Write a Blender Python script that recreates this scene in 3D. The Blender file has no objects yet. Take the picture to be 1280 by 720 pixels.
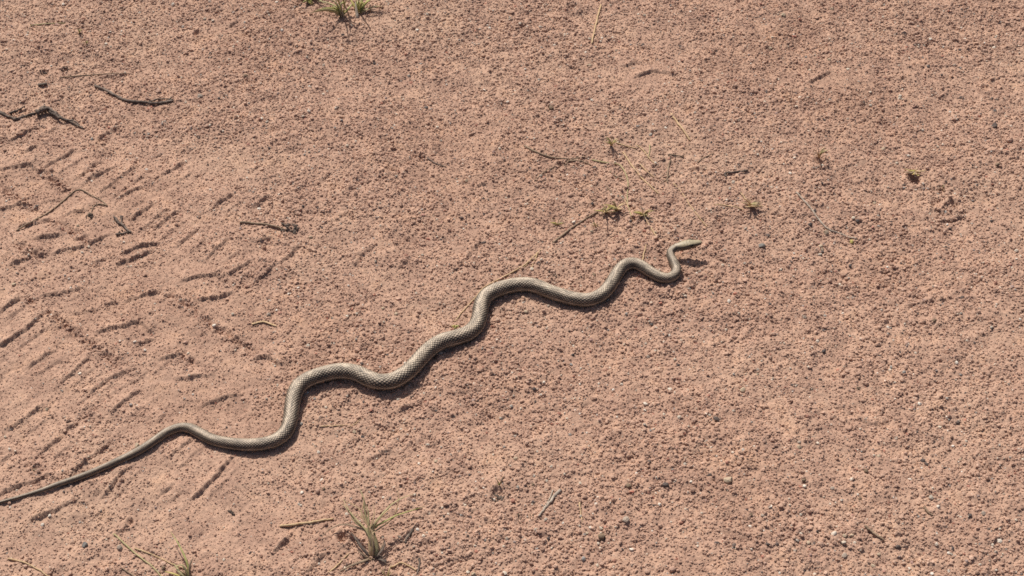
import bpy, math, random
import numpy as np
from mathutils import Vector

# ------------------------------------------------------------------ camera, sky, sun, exposure
sc = bpy.context.scene
CAM_H, PITCH, HFOV = 1.50, math.radians(45.0), math.radians(35.2)
cam_d = bpy.data.cameras.new('camera'); cam = bpy.data.objects.new('camera', cam_d)
sc.collection.objects.link(cam); sc.camera = cam
cam.location = (0, 0, CAM_H); cam.rotation_euler = (math.pi/2 - PITCH, 0, 0)
cam_d.sensor_width = 36; cam_d.lens = 18/math.tan(HFOV/2); cam_d.clip_start = 0.05; cam_d.clip_end = 2000

SUN_EL, SUN_AZ = math.radians(49), math.radians(-26)      # azimuth clockwise from +Y: behind the scene, a little left
w = bpy.data.worlds.new('World'); sc.world = w; w.use_nodes = True
nt = w.node_tree; sky = nt.nodes.new('ShaderNodeTexSky'); sky.sky_type = 'NISHITA'; sky.sun_disc = False
sky.air_density = .8; sky.dust_density = 4.0; sky.ozone_density = .6
sky.sun_elevation = SUN_EL; sky.sun_rotation = SUN_AZ
nt.links.new(sky.outputs[0], nt.nodes['Background'].inputs[0]); nt.nodes['Background'].inputs[1].default_value = 0.066
sd = bpy.data.lights.new('sun', 'SUN'); sd.energy = 4.0; sd.angle = math.radians(0.5); sd.color = (1, .95, .87)
sun = bpy.data.objects.new('sun', sd); sc.collection.objects.link(sun)
sdir = Vector((math.sin(SUN_AZ)*math.cos(SUN_EL), math.cos(SUN_AZ)*math.cos(SUN_EL), math.sin(SUN_EL)))
sun.rotation_euler = sdir.to_track_quat('Z', 'Y').to_euler(); sun.location = sdir*5
vs = sc.view_settings; vs.view_transform = 'Standard'; vs.look = 'None'; vs.exposure = 0.13; vs.gamma = 1
vs.use_curve_mapping = False
sc.cycles.use_denoising = False          # keep the grit crisp
sc.cycles.filter_width = 1.6

C = sc.collection
rng = np.random.default_rng(7); random.seed(7)

# ------------------------------------------------------------------ photo pixel (1280 x 720) -> world
FPX = 640/math.tan(HFOV/2)
def at(x, y, z=0.0):
    u, v = (x-640)/FPX, (360-y)/FPX
    d = np.array([u, math.cos(PITCH)+v*math.sin(PITCH), -math.sin(PITCH)+v*math.cos(PITCH)])
    t = (z-CAM_H)/d[2]
    return np.array([d[0]*t, d[1]*t, z])
def to_px(X, Y, Z=0.0):
    yc = Y*math.sin(PITCH)+(Z-CAM_H)*math.cos(PITCH); zc = Y*math.cos(PITCH)-(Z-CAM_H)*math.sin(PITCH)
    return 640+FPX*X/zc, 360-FPX*yc/zc
def mpp(p): return float(np.linalg.norm(np.array(p)-np.array([0, 0, CAM_H])))/FPX     # metres per photo pixel

# ------------------------------------------------------------------ noise
_P = rng.permutation(4096).astype(np.int64)
_G = rng.uniform(0, 2*np.pi, 4096); _GX, _GY = np.cos(_G), np.sin(_G)
_R1, _R2, _R3 = rng.random(4096), rng.random(4096), rng.random(4096)
def _h(i, j, s): return _P[(_P[(i+s*131) & 4095]+j) & 4095]
def perlin(x, y, s=0):
    i = np.floor(x).astype(np.int64); j = np.floor(y).astype(np.int64); fx = x-i; fy = y-j
    u = fx*fx*fx*(fx*(fx*6-15)+10); v = fy*fy*fy*(fy*(fy*6-15)+10)
    def g(a, b):
        k = _h(i+a, j+b, s); return _GX[k]*(fx-a)+_GY[k]*(fy-b)
    return ((g(0, 0)*(1-u)+g(1, 0)*u)*(1-v)+(g(0, 1)*(1-u)+g(1, 1)*u)*v)*1.5
def fbm(x, y, o=3, s=0):
    t = 0; a = 1
    for k in range(o): t = t+a*perlin(x*2**k, y*2**k, s+k*7); a *= .5
    return t
def bumps(x, y, s=0):
    """rounded grains, one per cell, of random size: 0..1"""
    i = np.floor(x).astype(np.int64); j = np.floor(y).astype(np.int64); out = np.zeros_like(x)
    for a in (-1, 0, 1):
        for b in (-1, 0, 1):
            k = _h(i+a, j+b, s)
            r = .25+.5*_R3[k]
            d2 = ((x-i-a-_R1[k])**2+(y-j-b-_R2[k])**2)/(r*r)
            np.maximum(out, r*np.sqrt(np.clip(1-d2, 0, 1)), out=out)
    return out
def sstep(a, b, x):
    t = np.clip((x-a)/(b-a), 0, 1); return t*t*(3-2*t)

# ------------------------------------------------------------------ how coarse the grit lies, 0 smooth .. 1 coarse
def coarse(X, Y):
    px, py = to_px(X, Y)
    left = 1-sstep(190, 470, px-.25*(py-360))
    band = sstep(150, 240, py)*(1-sstep(640, 760, py))
    c = .95-.72*left*np.clip(band+.25, 0, 1)
    # the wiped ground in the middle is half smooth
    c = c-.16*np.exp(-(((px-520)/170)**2+((py-300)/160)**2))
    c = c+.40*fbm(X*7, Y*7, 3, 40)+.28*fbm(X*24, Y*24, 2, 47)
    for cx, cy, rx, ry in ((1040, 102, 32, 12), (810, 95, 40, 14), (1250, 425, 22, 12), (285, 27, 26, 8), (470, 25, 20, 9), (868, 326, 30, 10)):
        c = c-.8*np.exp(-(((px-cx)/rx)**2+((py-cy)/ry)**2))
    return np.clip(c, 0, 1.25)

# ------------------------------------------------------------------ tread marks left in the sand (photo pixels)
Z4 = lambda ox, oy, L: [[(ox+x/4, oy+y/4) for x, y in l] for l in L]
TREADS = (
 Z4(0, 180, [[(380,195),(510,100)],[(230,130),(380,40)],[(140,55),(190,25)],[(480,190),(590,115)],[(510,255),(690,115)],
   [(580,310),(700,230)],[(665,390),(780,305)],[(770,440),(900,345)],[(895,525),(1010,430)],[(1030,605),(1150,490)],
   [(1150,670),(1270,590)],[(815,165),(920,95)],[(200,150),(350,245)],[(0,230),(200,350)],[(250,400),(400,480),(450,515)],
   [(80,515),(200,580)],[(0,140),(150,115),(200,145)],[(0,340),(135,315)],[(205,305),(300,290)],[(95,435),(250,395)],
   [(315,378),(430,350)],[(180,495),(320,475)],[(270,565),(450,515),(560,465)],[(60,615),(240,560)],[(615,560),(800,510)],
   [(590,610),(760,555)],[(460,610),(530,590)],[(900,710),(1080,670),(1110,700)],[(1090,320),(1170,260)]]) +
 Z4(0, 360, [[(0,130),(115,50)],[(0,300),(130,215),(240,125)],[(115,50),(190,110)],[(240,125),(350,210),(440,280),(520,330),(590,400)],
   [(140,400),(275,320)],[(290,485),(375,420),(460,345)],[(400,570),(540,460),(690,405)],[(40,710),(110,660),(210,585)],
   [(320,715),(390,670)],[(560,630),(690,510)],[(780,680),(835,625)],[(790,375),(905,340)],[(905,340),(980,385)],
   [(470,240),(560,210),(640,205),(700,180),(760,230)],[(210,55),(300,35),(420,10)],[(520,100),(590,80)],[(630,75),(790,35)],
   [(840,40),(930,100),(1050,190),(1180,270),(1270,330)],[(870,460),(1060,440)],[(690,300),(770,265)],[(1000,590),(1190,530)],
   [(990,80),(1160,40)],[(350,140),(490,115)]]) +
 Z4(0, 540, [[(0,150),(90,95)],[(205,105),(320,10)],[(370,190),(500,90),(550,45)],[(110,130),(190,185)],[(160,255),(260,205)],
   [(0,305),(90,265),(140,255)],[(505,320),(580,240),(660,165)],[(135,440),(270,390),(360,330),(410,350)],[(840,130),(960,30)],
   [(960,330),(1000,300),(1100,190),(1170,120)],[(800,310),(870,265)],[(580,495),(650,455)]]) +
 Z4(320, 180, [[(0,330),(80,265)],[(0,700),(90,625),(160,580),(225,510)],[(440,240),(510,205)],[(480,620),(590,510)],
   [(1020,610),(1120,490)],[(310,190),(360,160)],[(720,615),(760,570)],[(1100,220),(1150,200)],[(0,510),(80,490)],[(780,40),(840,70)]]) +
 Z4(320, 540, [[(560,145),(680,95)],[(860,80),(940,40)],[(90,605),(170,510)],[(260,700),(350,600)]]) +
 Z4(0, 0, [[(60,715),(170,655)],[(190,700),(300,640)],[(500,710),(590,640)],[(1150,130),(1190,100)],[(500,390),(620,370)]]) +
 Z4(320, 360, [[(310,100),(360,70)],[(0,360),(50,350),(140,400)],[(800,560),(880,610)],[(720,615),(790,580)]]) +
 Z4(960, 0, [[(200,418),(320,362)]]) +
 Z4(960, 360, [[(320,595),(400,620),(480,675),(560,700)],[(690,95),(790,75),(870,65)]]) +
 Z4(640, 0, [[(550,345),(635,320)],[(620,400),(700,360),(810,380)]]) +
 Z4(960, 180, [[(870,380),(990,355)],[(550,670),(620,700)]]))
SEAMS = []
# fainter echoes of the bars between the mapped ones
ECHO = []
for line in TREADS[:70]:
    (xa, ya), (xb, yb) = line[0], line[-1]
    if xb < 330 and yb < ya and .45 < (ya-yb)/(abs(xb-xa)+1e-6) < 2:
        o = rng.uniform(11, 19); ex = rng.uniform(.6, 1.3); mx, my = (xa+xb)/2+o*.74, (ya+yb)/2+o*.67; hx, hy = (xb-xa)/2*ex, (yb-ya)/2*ex
        ECHO.append([(mx-hx, my-hy), (mx+hx, my+hy)])
N_MAIN = len(TREADS); TREADS = TREADS+ECHO
PITS = [(428,673,6,5),(1143,223,7,4),(1024,204,6,4),(868,217,5,3),(877,218,5,3),(1170,252,6,4),(1193,255,6,4),(622,621,7,4),
        (700,208,4,3),(792,278,4,4),(162,650,4,3),(55,93,5,3),(82,88,4,3),(246,40,4,3),(655,33,5,3),(716,9,6,4),(1146,23,5,3),
        (700,155,4,3),(1232,108,4,3),(1160,55,4,3),(898,276,4,3),(315,112,4,3)]

# ------------------------------------------------------------------ ground sheet
def axis(lo, hi, step, far):
    mid = np.arange(lo, hi, step); g = step*np.cumprod(np.full(200, 1.16)); g = np.cumsum(g); g = g[g < far]
    return np.concatenate([lo-g[::-1], mid, mid[-1]+g])
GX = axis(-.98, .98, .0020, 400); GX = np.concatenate([GX[GX < -.979], np.arange(-.979, -.30, .0016), GX[GX >= -.30]]); GY = axis(.94, 2.32, .0020, 400)
MX, MY = np.meshgrid(GX, GY)
near = (1-sstep(1.0, 1.9, np.abs(MX)))*(1-sstep(2.4, 3.4, MY))*sstep(.2, .9, MY)
CO = coarse(MX, MY)
wx = MX+.006*perlin(MX*30, MY*30, 3); wy = MY+.006*perlin(MX*30, MY*30, 5)
H = .006*perlin(MX*2.2, MY*2.2, 1)+.004*perlin(MX*6, MY*6, 2)
H += near*(.0022*fbm(MX*19, MY*19, 2, 9)+.0013*perlin(wx*60, wy*60, 12)*(.4+.8*CO))
H += near*CO*(.0013*bumps(wx*95, wy*95, 21)+.0020*bumps(wx*165, wy*165, 25)+.0009*perlin(wx*130, wy*130, 30))
H += near*(.0007*perlin(MX*240, MY*240, 33)+.0012*bumps(wx*230, wy*230, 27)*(1.1-.5*CO))
# faint wiped lines along the tread on the left
Lm = (1-sstep(-.55, -.05, MX))*near
ca, sa = math.cos(math.radians(57)), math.sin(math.radians(57))
H += Lm*.0011*perlin((MX*ca+MY*sa)*9, (-MX*sa+MY*ca)*75, 60)*(1-.6*CO)
def window(xa, xb, ya, yb):
    return (slice(np.searchsorted(GY, ya), np.searchsorted(GY, yb)), slice(np.searchsorted(GX, xa), np.searchsorted(GX, xb)))
for ti, line in enumerate(TREADS):
    P = np.array([at(*p)[:2] for p in line])
    lens = np.linalg.norm(np.diff(P, axis=0), axis=1); tot = lens.sum(); acc = 0
    s = window(P[:, 0].min()-.04, P[:, 0].max()+.04, P[:, 1].min()-.04, P[:, 1].max()+.04)
    X, Y = MX[s], MY[s]
    jx = X+.0022*perlin(X*35, Y*35, 70)+.0012*perlin(X*170, Y*170, 71); jy = Y+.0022*perlin(X*35, Y*35, 72)+.0012*perlin(X*170, Y*170, 73)
    best = np.full(X.shape, 9.); sd_ = np.zeros(X.shape); al = np.zeros(X.shape)
    for k in range(len(P)-1):
        d = (P[k+1]-P[k])/lens[k]; n = np.array([-d[1], d[0]])
        if n @ np.array([.44, -.9]) < 0: n = -n                  # shade side
        rx, ry = jx-P[k, 0], jy-P[k, 1]
        t = rx*d[0]+ry*d[1]; q = rx*n[0]+ry*n[1]; tc = np.clip(t, 0, lens[k])
        dd = np.hypot(q, t-tc)
        m = dd < best; best[m] = dd[m]; sd_[m] = q[m]; al[m] = (acc+t)[m]
        acc += lens[k]
    dirn = P[-1]-P[0]; facing = abs(dirn[0]*.9+dirn[1]*.44)/np.linalg.norm(dirn)
    a = (.0030+.0016*rng.random())*(.75+.25*facing)
    taper = sstep(-.008, .008, al)*(1-sstep(tot-.008, tot+.008, al))*(.42 if ti >= N_MAIN else 1)
    mod = np.clip(.95+.4*perlin(X*30, Y*30, 80+ti % 5)+.35*perlin(X*120, Y*120, 85), .5, 1.4)
    edge = sstep(-.0008, .0010, sd_)
    prof = np.exp(-np.abs(sd_)/.018)*(1-edge)-.25*np.exp(-np.abs(sd_)/.004)*edge
    par = abs(dirn[0]*.44-dirn[1]*.9)/np.linalg.norm(dirn)
    if par > .86: SEAMS.append(line)
    if par > .86:                                                  # runs with the light: a crumbled seam
        H[s] += taper*(-.0042*np.exp(-(sd_/.0055)**2)+.0085*bumps(X*125, Y*125, 95)*np.exp(-(sd_/.008)**2)*mod); continue
    H[s] += a*prof*taper*mod
    # loose crumbs along the broken edge
    H[s] += .0013*bumps(X*190, Y*190, 90)*np.exp(-(sd_/.006)**2)*taper
for x, y, r, dmm in PITS:
    c = at(x, y); r = r*mpp(c); s = window(c[0]-3*r, c[0]+3*r, c[1]-3*r, c[1]+3*r)
    q = ((MX[s]-c[0])**2+((MY[s]-c[1])*.8)**2)/r**2
    H[s] += -.0010*dmm*np.exp(-q**1.5)+.0007*dmm*np.exp(-((np.sqrt(q)-1.5)/.5)**2)
def Hs(x, y):
    """height of the ground"""
    x = np.asarray(x, float); y = np.asarray(y, float)
    i = np.clip(np.searchsorted(GX, x)-1, 0, len(GX)-2); j = np.clip(np.searchsorted(GY, y)-1, 0, len(GY)-2)
    u = (x-GX[i])/(GX[i+1]-GX[i]); v = (y-GY[j])/(GY[j+1]-GY[j])
    return (H[j, i]*(1-u)+H[j, i+1]*u)*(1-v)+(H[j+1, i]*(1-u)+H[j+1, i+1]*u)*v
def gp(x, y, up=0.0):
    """photo pixel -> point on the ground, raised by up"""
    z = 0.0
    for _ in range(3):
        p = at(x, y, z+up); z = float(Hs(p[0], p[1]))
    return np.array([p[0], p[1], z+up])

# ------------------------------------------------------------------ materials
def mat(name, rough=.9, spec=.25):
    m = bpy.data.materials.new(name); m.use_nodes = True; b = m.node_tree.nodes['Principled BSDF']
    b.inputs['Roughness'].default_value = rough; b.inputs['Specular IOR Level'].default_value = spec
    return m, m.node_tree.nodes, m.node_tree.links, b
def ramp(N, stops, interp='LINEAR'):
    r = N.new('ShaderNodeValToRGB'); r.color_ramp.interpolation = interp; e = r.color_ramp.elements
    e[0].position, e[0].color = stops[0][0], (*stops[0][1], 1); e[1].position, e[1].color = stops[-1][0], (*stops[-1][1], 1)
    for p, c in stops[1:-1]:
        k = e.new(p); k.color = (*c, 1)
    return r
def mix(N, L, f, a, b, mode='MIX'):
    n = N.new('ShaderNodeMix'); n.data_type = 'RGBA'; n.blend_type = mode
    for sck, v in ((n.inputs[0], f), (n.inputs[6], a), (n.inputs[7], b)):
        if isinstance(v, (int, float)): sck.default_value = v
        elif isinstance(v, tuple): sck.default_value = (*v, 1)
        else: L.new(v, sck)
    return n.outputs[2]
def noise(N, L, vec, scale, detail=3, rough=.55):
    n = N.new('ShaderNodeTexNoise'); n.inputs['Scale'].default_value = scale; n.inputs['Detail'].default_value = detail
    n.inputs['Roughness'].default_value = rough; L.new(vec, n.inputs['Vector']); return n.outputs['Fac']
def sand_colour(N, L):
    pos = N.new('ShaderNodeNewGeometry').outputs['Position']
    big = ramp(N, [(.32, (.468, .296, .213)), (.5, (.503, .325, .238)), (.68, (.520, .346, .251))])
    L.new(noise(N, L, pos, 3.2, 4, .6), big.inputs[0])
    mid = ramp(N, [(.36, (.82, .80, .81)), (.56, (1, 1, 1)), (.75, (1.06, 1.03, .97))])
    L.new(noise(N, L, pos, 26, 4, .65), mid.inputs[0])
    return pos, mix(N, L, 1.0, big.outputs[0], mid.outputs[0], 'MULTIPLY')

m_ground, N, L, B = mat('sand', .95, .15)
pos, col = sand_colour(N, L)
fine = ramp(N, [(.30, (.72, .70, .69)), (.5, (1, 1, 1)), (.72, (1.1, 1.08, 1.06))]); L.new(noise(N, L, pos, 420, 2, .7), fine.inputs[0])
L.new(mix(N, L, 1.0, col, fine.outputs[0], 'MULTIPLY'), B.inputs['Base Color'])
bp = N.new('ShaderNodeBump'); bp.inputs['Strength'].default_value = .55; bp.inputs['Distance'].default_value = .0012
L.new(noise(N, L, pos, 650, 3, .6), bp.inputs['Height']); L.new(bp.outputs[0], B.inputs['Normal'])

m_grain, N, L, B = mat('grit', .8, .3)
pos, col = sand_colour(N, L)
at_ = N.new('ShaderNodeAttribute'); at_.attribute_type = 'INSTANCER'; at_.attribute_name = 'tone'
shade = ramp(N, [(0, (.72, .70, .70)), (.35, (.92, .90, .90)), (.8, (1.08, 1.08, 1.08)), (1, (1.22, 1.25, 1.28))]); L.new(at_.outputs['Fac'], shade.inputs[0])
base = mix(N, L, 1.0, col, shade.outputs[0], 'MULTIPLY')
odd = ramp(N, [(0, (.10, .085, .08)), (.10, (.10, .08, .075)), (.16, (.20, .12, .09)), (.35, (.46, .20, .14)), (.50, (.30, .28, .26)), (.7, (.55, .46, .36)), (.9, (.66, .57, .47)), (1, (.74, .68, .60))])
at2 = N.new('ShaderNodeAttribute'); at2.attribute_type = 'INSTANCER'; at2.attribute_name = 'odd'
L.new(at2.outputs['Fac'], odd.inputs[0])
gt = N.new('ShaderNodeMath'); gt.operation = 'GREATER_THAN'; gt.inputs[1].default_value = .001; L.new(at2.outputs['Fac'], gt.inputs[0])
L.new(mix(N, L, gt.outputs[0], base, odd.outputs[0]), B.inputs['Base Color'])

def speckled(name, c0, c1, scale=60, rough=.85, bump=.4, spec=.25):
    m, N, L, B = mat(name, rough, spec)
    tc = N.new('ShaderNodeTexCoord').outputs['Object']
    oi = N.new('ShaderNodeObjectInfo'); add = N.new('ShaderNodeVectorMath'); add.operation = 'ADD'
    L.new(tc, add.inputs[0]); L.new(oi.outputs['Random'], add.inputs[1])
    r = ramp(N, [(.3, c0), (.7, c1)]); f = noise(N, L, add.outputs[0], scale, 4, .65); L.new(f, r.inputs[0])
    L.new(r.outputs[0], B.inputs['Base Color'])
    if bump:
        b = N.new('ShaderNodeBump'); b.inputs['Strength'].default_value = bump; b.inputs['Distance'].default_value = .0008
        L.new(f, b.inputs['Height']); L.new(b.outputs[0], B.inputs['Normal'])
    return m
M = {
 'bark': speckled('dark_bark', (.035, .027, .023), (.27, .205, .165), 130, .85, .8),
 'bleached': speckled('bleached_wood', (.30, .24, .19), (.52, .44, .36), 200),
 'straw': speckled('dry_straw', (.46, .31, .17), (.62, .45, .27), 150, .7),
 'brownstraw': speckled('brown_straw', (.19, .13, .09), (.36, .26, .175), 150, .75),
 'green': speckled('green_blade', (.27, .265, .08), (.47, .44, .18), 90, .55, 0),
 'olive': speckled('faded_blade', (.30, .26, .12), (.50, .42, .23), 90, .6, 0),
 'yellow': speckled('yellowed_sprig', (.40, .33, .09), (.55, .46, .18), 90, .6, 0),
 'pink': speckled('pink_stone', (.40, .24, .18), (.56, .37, .28), 300),
 'tan': speckled('tan_stone', (.38, .29, .20), (.56, .44, .32), 300),
 'grey': speckled('blue_grey_stone', (.13, .122, .115), (.24, .225, .205), 300),
 'lgrey': speckled('pale_grey_stone', (.32, .255, .205), (.46, .37, .30), 300),
 'dark': speckled('dark_stone', (.07, .056, .05), (.20, .15, .13), 300),
 'brown': speckled('brown_stone', (.17, .12, .08), (.27, .19, .13), 300),
 'red': speckled('red_stone', (.36, .13, .09), (.50, .22, .16), 300),
 'white': speckled('quartz_stone', (.60, .51, .42), (.76, .68, .58), 300, .6, .2, .2),
}

# ------------------------------------------------------------------ mesh helpers
def mesh_from(name, v, f, smooth=True):
    me = bpy.data.meshes.new(name); me.from_pydata([tuple(p) for p in v], [], f); me.update()
    me.polygons.foreach_set('use_smooth', [smooth]*len(me.polygons)); return me
def link(name, me, material=None, parent=None, loc=None):
    o = bpy.data.objects.new(name, me); C.objects.link(o)
    if material is not None and not me.materials: me.materials.append(material)
    if parent is not None: o.parent = parent
    if loc is not None: o.location = tuple(loc)
    return o
def tag(o, label, cat, group=None, kind=None):
    o['label'] = label; o['category'] = cat
    if group: o['group'] = group
    if kind: o['kind'] = kind
    return o
def empty(name, loc):
    o = bpy.data.objects.new(name, None); C.objects.link(o); o.location = tuple(loc); o.empty_display_size = .02; return o
def resample(pts, n):
    P = np.array(pts, float); 
    if len(P) == 2: return P[0]+(P[1]-P[0])*np.linspace(0, 1, n)[:, None]
    Q = np.vstack([2*P[0]-P[1], P, 2*P[-1]-P[-2]]); out = []
    T = np.linspace(0, len(P)-1, n)
    for t in T:
        k = min(int(t), len(P)-2); u = t-k; a, b, c, d = Q[k:k+4]
        out.append(.5*((2*b)+(-a+c)*u+(2*a-5*b+4*c-d)*u*u+(-a+3*b-3*c+d)*u**3))
    return np.array(out)
def tube(pts, rad, sides=7, flat=1.0, rough=0.0, seed=0):
    """tapered, closed tube; flat < 1 squashes it into a blade"""
    P = np.array(pts, float); n = len(P); rad = np.broadcast_to(np.asarray(rad, float), (n,)) if np.ndim(rad) == 0 else np.asarray(rad, float)
    T = np.gradient(P, axis=0); T /= np.linalg.norm(T, axis=1)[:, None]+1e-12
    rr = np.random.default_rng(seed); V = []; F = []
    ref = np.array([0, 0, 1.]) if abs(T[0][2]) < .9 else np.array([1., 0, 0])
    for k in range(n):
        s = np.cross(T[k], ref); s /= np.linalg.norm(s)+1e-12; u = np.cross(s, T[k])
        for a in range(sides):
            th = 2*math.pi*a/sides; q = 1+rough*(rr.random()-.5)
            V.append(P[k]+(s*math.cos(th)+u*math.sin(th)*flat)*rad[k]*q)
    for k in range(n-1):
        for a in range(sides):
            b = (a+1) % sides; F.append((k*sides+a, k*sides+b, (k+1)*sides+b, (k+1)*sides+a))
    F.append(tuple(range(sides))[::-1]); F.append(tuple(range((n-1)*sides, n*sides)))
    return np.array(V), F
ICO = None
def ico(sub):
    import bmesh
    bm = bmesh.new(); bmesh.ops.create_icosphere(bm, subdivisions=sub, radius=1.0)
    v = np.array([x.co[:] for x in bm.verts]); f = [tuple(y.index for y in x.verts) for x in bm.faces]; bm.free(); return v, f
I1, I2 = ico(1), ico(2)
def stone_mesh(name, seed, sub=2, jag=.22, facets=7):
    rr = np.random.default_rng(seed); v, f = (I1, I2)[sub-1]; v = v.copy()
    for _ in range(facets):                                   # knock flat facets off the ball
        n = rr.normal(size=3); n /= np.linalg.norm(n); d = rr.uniform(.55, .9)
        e = v @ n; m = e > d; v[m] -= (e[m]-d)[:, None]*n
    v *= (1+jag*.35*(rr.random(len(v))-.5))[:, None]
    v *= np.array([1, rr.uniform(.72, .95), rr.uniform(.55, .85)])
    return mesh_from(name, v, f, False)

# ------------------------------------------------------------------ ground object
ny, nx = MX.shape
me = bpy.data.meshes.new('ground')
co = np.stack([MX, MY, H], -1).reshape(-1, 3).astype(np.float32)
idx = np.arange(nx*ny).reshape(ny, nx)
quad = np.stack([idx[:-1, :-1], idx[:-1, 1:], idx[1:, 1:], idx[1:, :-1]], -1).reshape(-1, 4).astype(np.int32)
me.vertices.add(len(co)); me.vertices.foreach_set('co', co.ravel())
me.loops.add(quad.size); me.loops.foreach_set('vertex_index', quad.ravel())
me.polygons.add(len(quad)); me.polygons.foreach_set('loop_start', np.arange(0, quad.size, 4, dtype=np.int32))
me.polygons.foreach_set('use_smooth', np.ones(len(quad), bool))
me.update(calc_edges=True)
g = link('ground', me, m_ground); g['kind'] = 'structure'
g['label'] = 'pinkish tan sandy ground with coarse grit and tyre tread marks'

# ------------------------------------------------------------------ loose grit lying on it: nobody could count it
def grains():
    parts = []
    for dens, x0, x1, y0, y1 in ((150000, -1.6, 1.6, .5, 2.9),):
        n = int(dens*(x1-x0)*(y1-y0)); x = rng.uniform(x0, x1, n); y = rng.uniform(y0, y1, n)
        wgt = (1-sstep(.95, 1.4, np.abs(x)))*(1-sstep(2.28, 2.75, y))*sstep(.60, .93, y)      # thins out away from the place
        k = rng.random(n) < .22+.78*wgt; x, y, wgt = x[k], y[k], wgt[k]
        c = coarse(x, y); keep = rng.random(len(x)) < .85+.2*c; x, y, c, wgt = x[keep], y[keep], c[keep], wgt[keep]
        r = .00122*np.exp(rng.normal(0, .34, len(x)))*(.66+.52*c)*(1.45-.45*wgt)
        big = rng.random(len(x)) < .008+.03*c; r[big] *= rng.uniform(1.4, 2.1, big.sum())
        r = np.clip(r, .0004, .0036)
        parts.append((x, y, r))
    for line in SEAMS:                                            # crumbs along the crumbled seams
        P = np.array([at(*p)[:2] for p in line]); sl = np.linalg.norm(np.diff(P, axis=0), axis=1)
        n = int(sl.sum()*1300); t = rng.random(n)*sl.sum(); cs = np.concatenate([[0], np.cumsum(sl)])
        x = np.interp(t, cs, P[:, 0])+rng.normal(0, .0045, n); y = np.interp(t, cs, P[:, 1])+rng.normal(0, .0045, n)
        parts.append((x, y, np.clip(.0016*np.exp(rng.normal(0, .35, n)), .0008, .0034)))
    x, y, r = (np.concatenate(a) for a in zip(*parts))
    z = Hs(x, y)+r*rng.uniform(-.25, .4, len(x))
    me = bpy.data.meshes.new('grit_points'); me.vertices.add(len(x))
    me.vertices.foreach_set('co', np.stack([x, y, z], -1).astype(np.float32).ravel())
    def attr(nm, ty, v, key='value'):
        a = me.attributes.new(nm, ty, 'POINT'); a.data.foreach_set(key, v.astype(np.float32 if ty != 'INT' else np.int32).ravel())
    attr('scl', 'FLOAT', r); attr('rot', 'FLOAT_VECTOR', np.stack([rng.normal(0, .35, len(x)), rng.normal(0, .35, len(x)), rng.uniform(0, 6.28, len(x))], -1), 'vector')
    attr('pick', 'INT', rng.integers(0, 8, len(x))); attr('tone', 'FLOAT', np.clip(rng.normal(.5, .22, len(x)), 0, 1))
    od = rng.random(len(x)); attr('odd', 'FLOAT', np.where(rng.random(len(x)) < .055, od*.99+.005, 0.0))
    lib = bpy.data.collections.new('grit_shapes')
    for k in range(8):
        m_ = stone_mesh('grit_shape', 100+k, 1, .5, 5); m_.materials.append(m_grain)
        lib.objects.link(bpy.data.objects.new('grit_shape', m_))
    o = link('loose_grit', me, m_grain)
    ng = bpy.data.node_groups.new('scatter', 'GeometryNodeTree')
    ng.interface.new_socket('Geometry', in_out='INPUT', socket_type='NodeSocketGeometry')
    ng.interface.new_socket('Geometry', in_out='OUTPUT', socket_type='NodeSocketGeometry')
    gi, go = ng.nodes.new('NodeGroupInput'), ng.nodes.new('NodeGroupOutput')
    ins = ng.nodes.new('GeometryNodeInstanceOnPoints'); ci = ng.nodes.new('GeometryNodeCollectionInfo')
    ci.inputs['Collection'].default_value = lib; ci.inputs['Separate Children'].default_value = True; ci.inputs['Reset Children'].default_value = True
    def na(nm, ty):
        n = ng.nodes.new('GeometryNodeInputNamedAttribute'); n.data_type = ty; n.inputs['Name'].default_value = nm
        return next(s for s in n.outputs if s.enabled and s.name == 'Attribute')
    er = ng.nodes.new('FunctionNodeEulerToRotation'); Lk = ng.links.new
    Lk(gi.outputs[0], ins.inputs['Points']); Lk(ci.outputs[0], ins.inputs['Instance']); ins.inputs['Pick Instance'].default_value = True
    Lk(na('pick', 'INT'), ins.inputs['Instance Index']); Lk(na('rot', 'FLOAT_VECTOR'), er.inputs[0]); Lk(er.outputs[0], ins.inputs['Rotation'])
    Lk(na('scl', 'FLOAT'), ins.inputs['Scale']); Lk(ins.outputs[0], go.inputs[0])
    md = o.modifiers.new('scatter', 'NODES'); md.node_group = ng
    tag(o, 'loose pinkish grit and sand grains strewn over the ground', 'grit', kind='stuff')
    print('grains', len(x))
grains()

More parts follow.
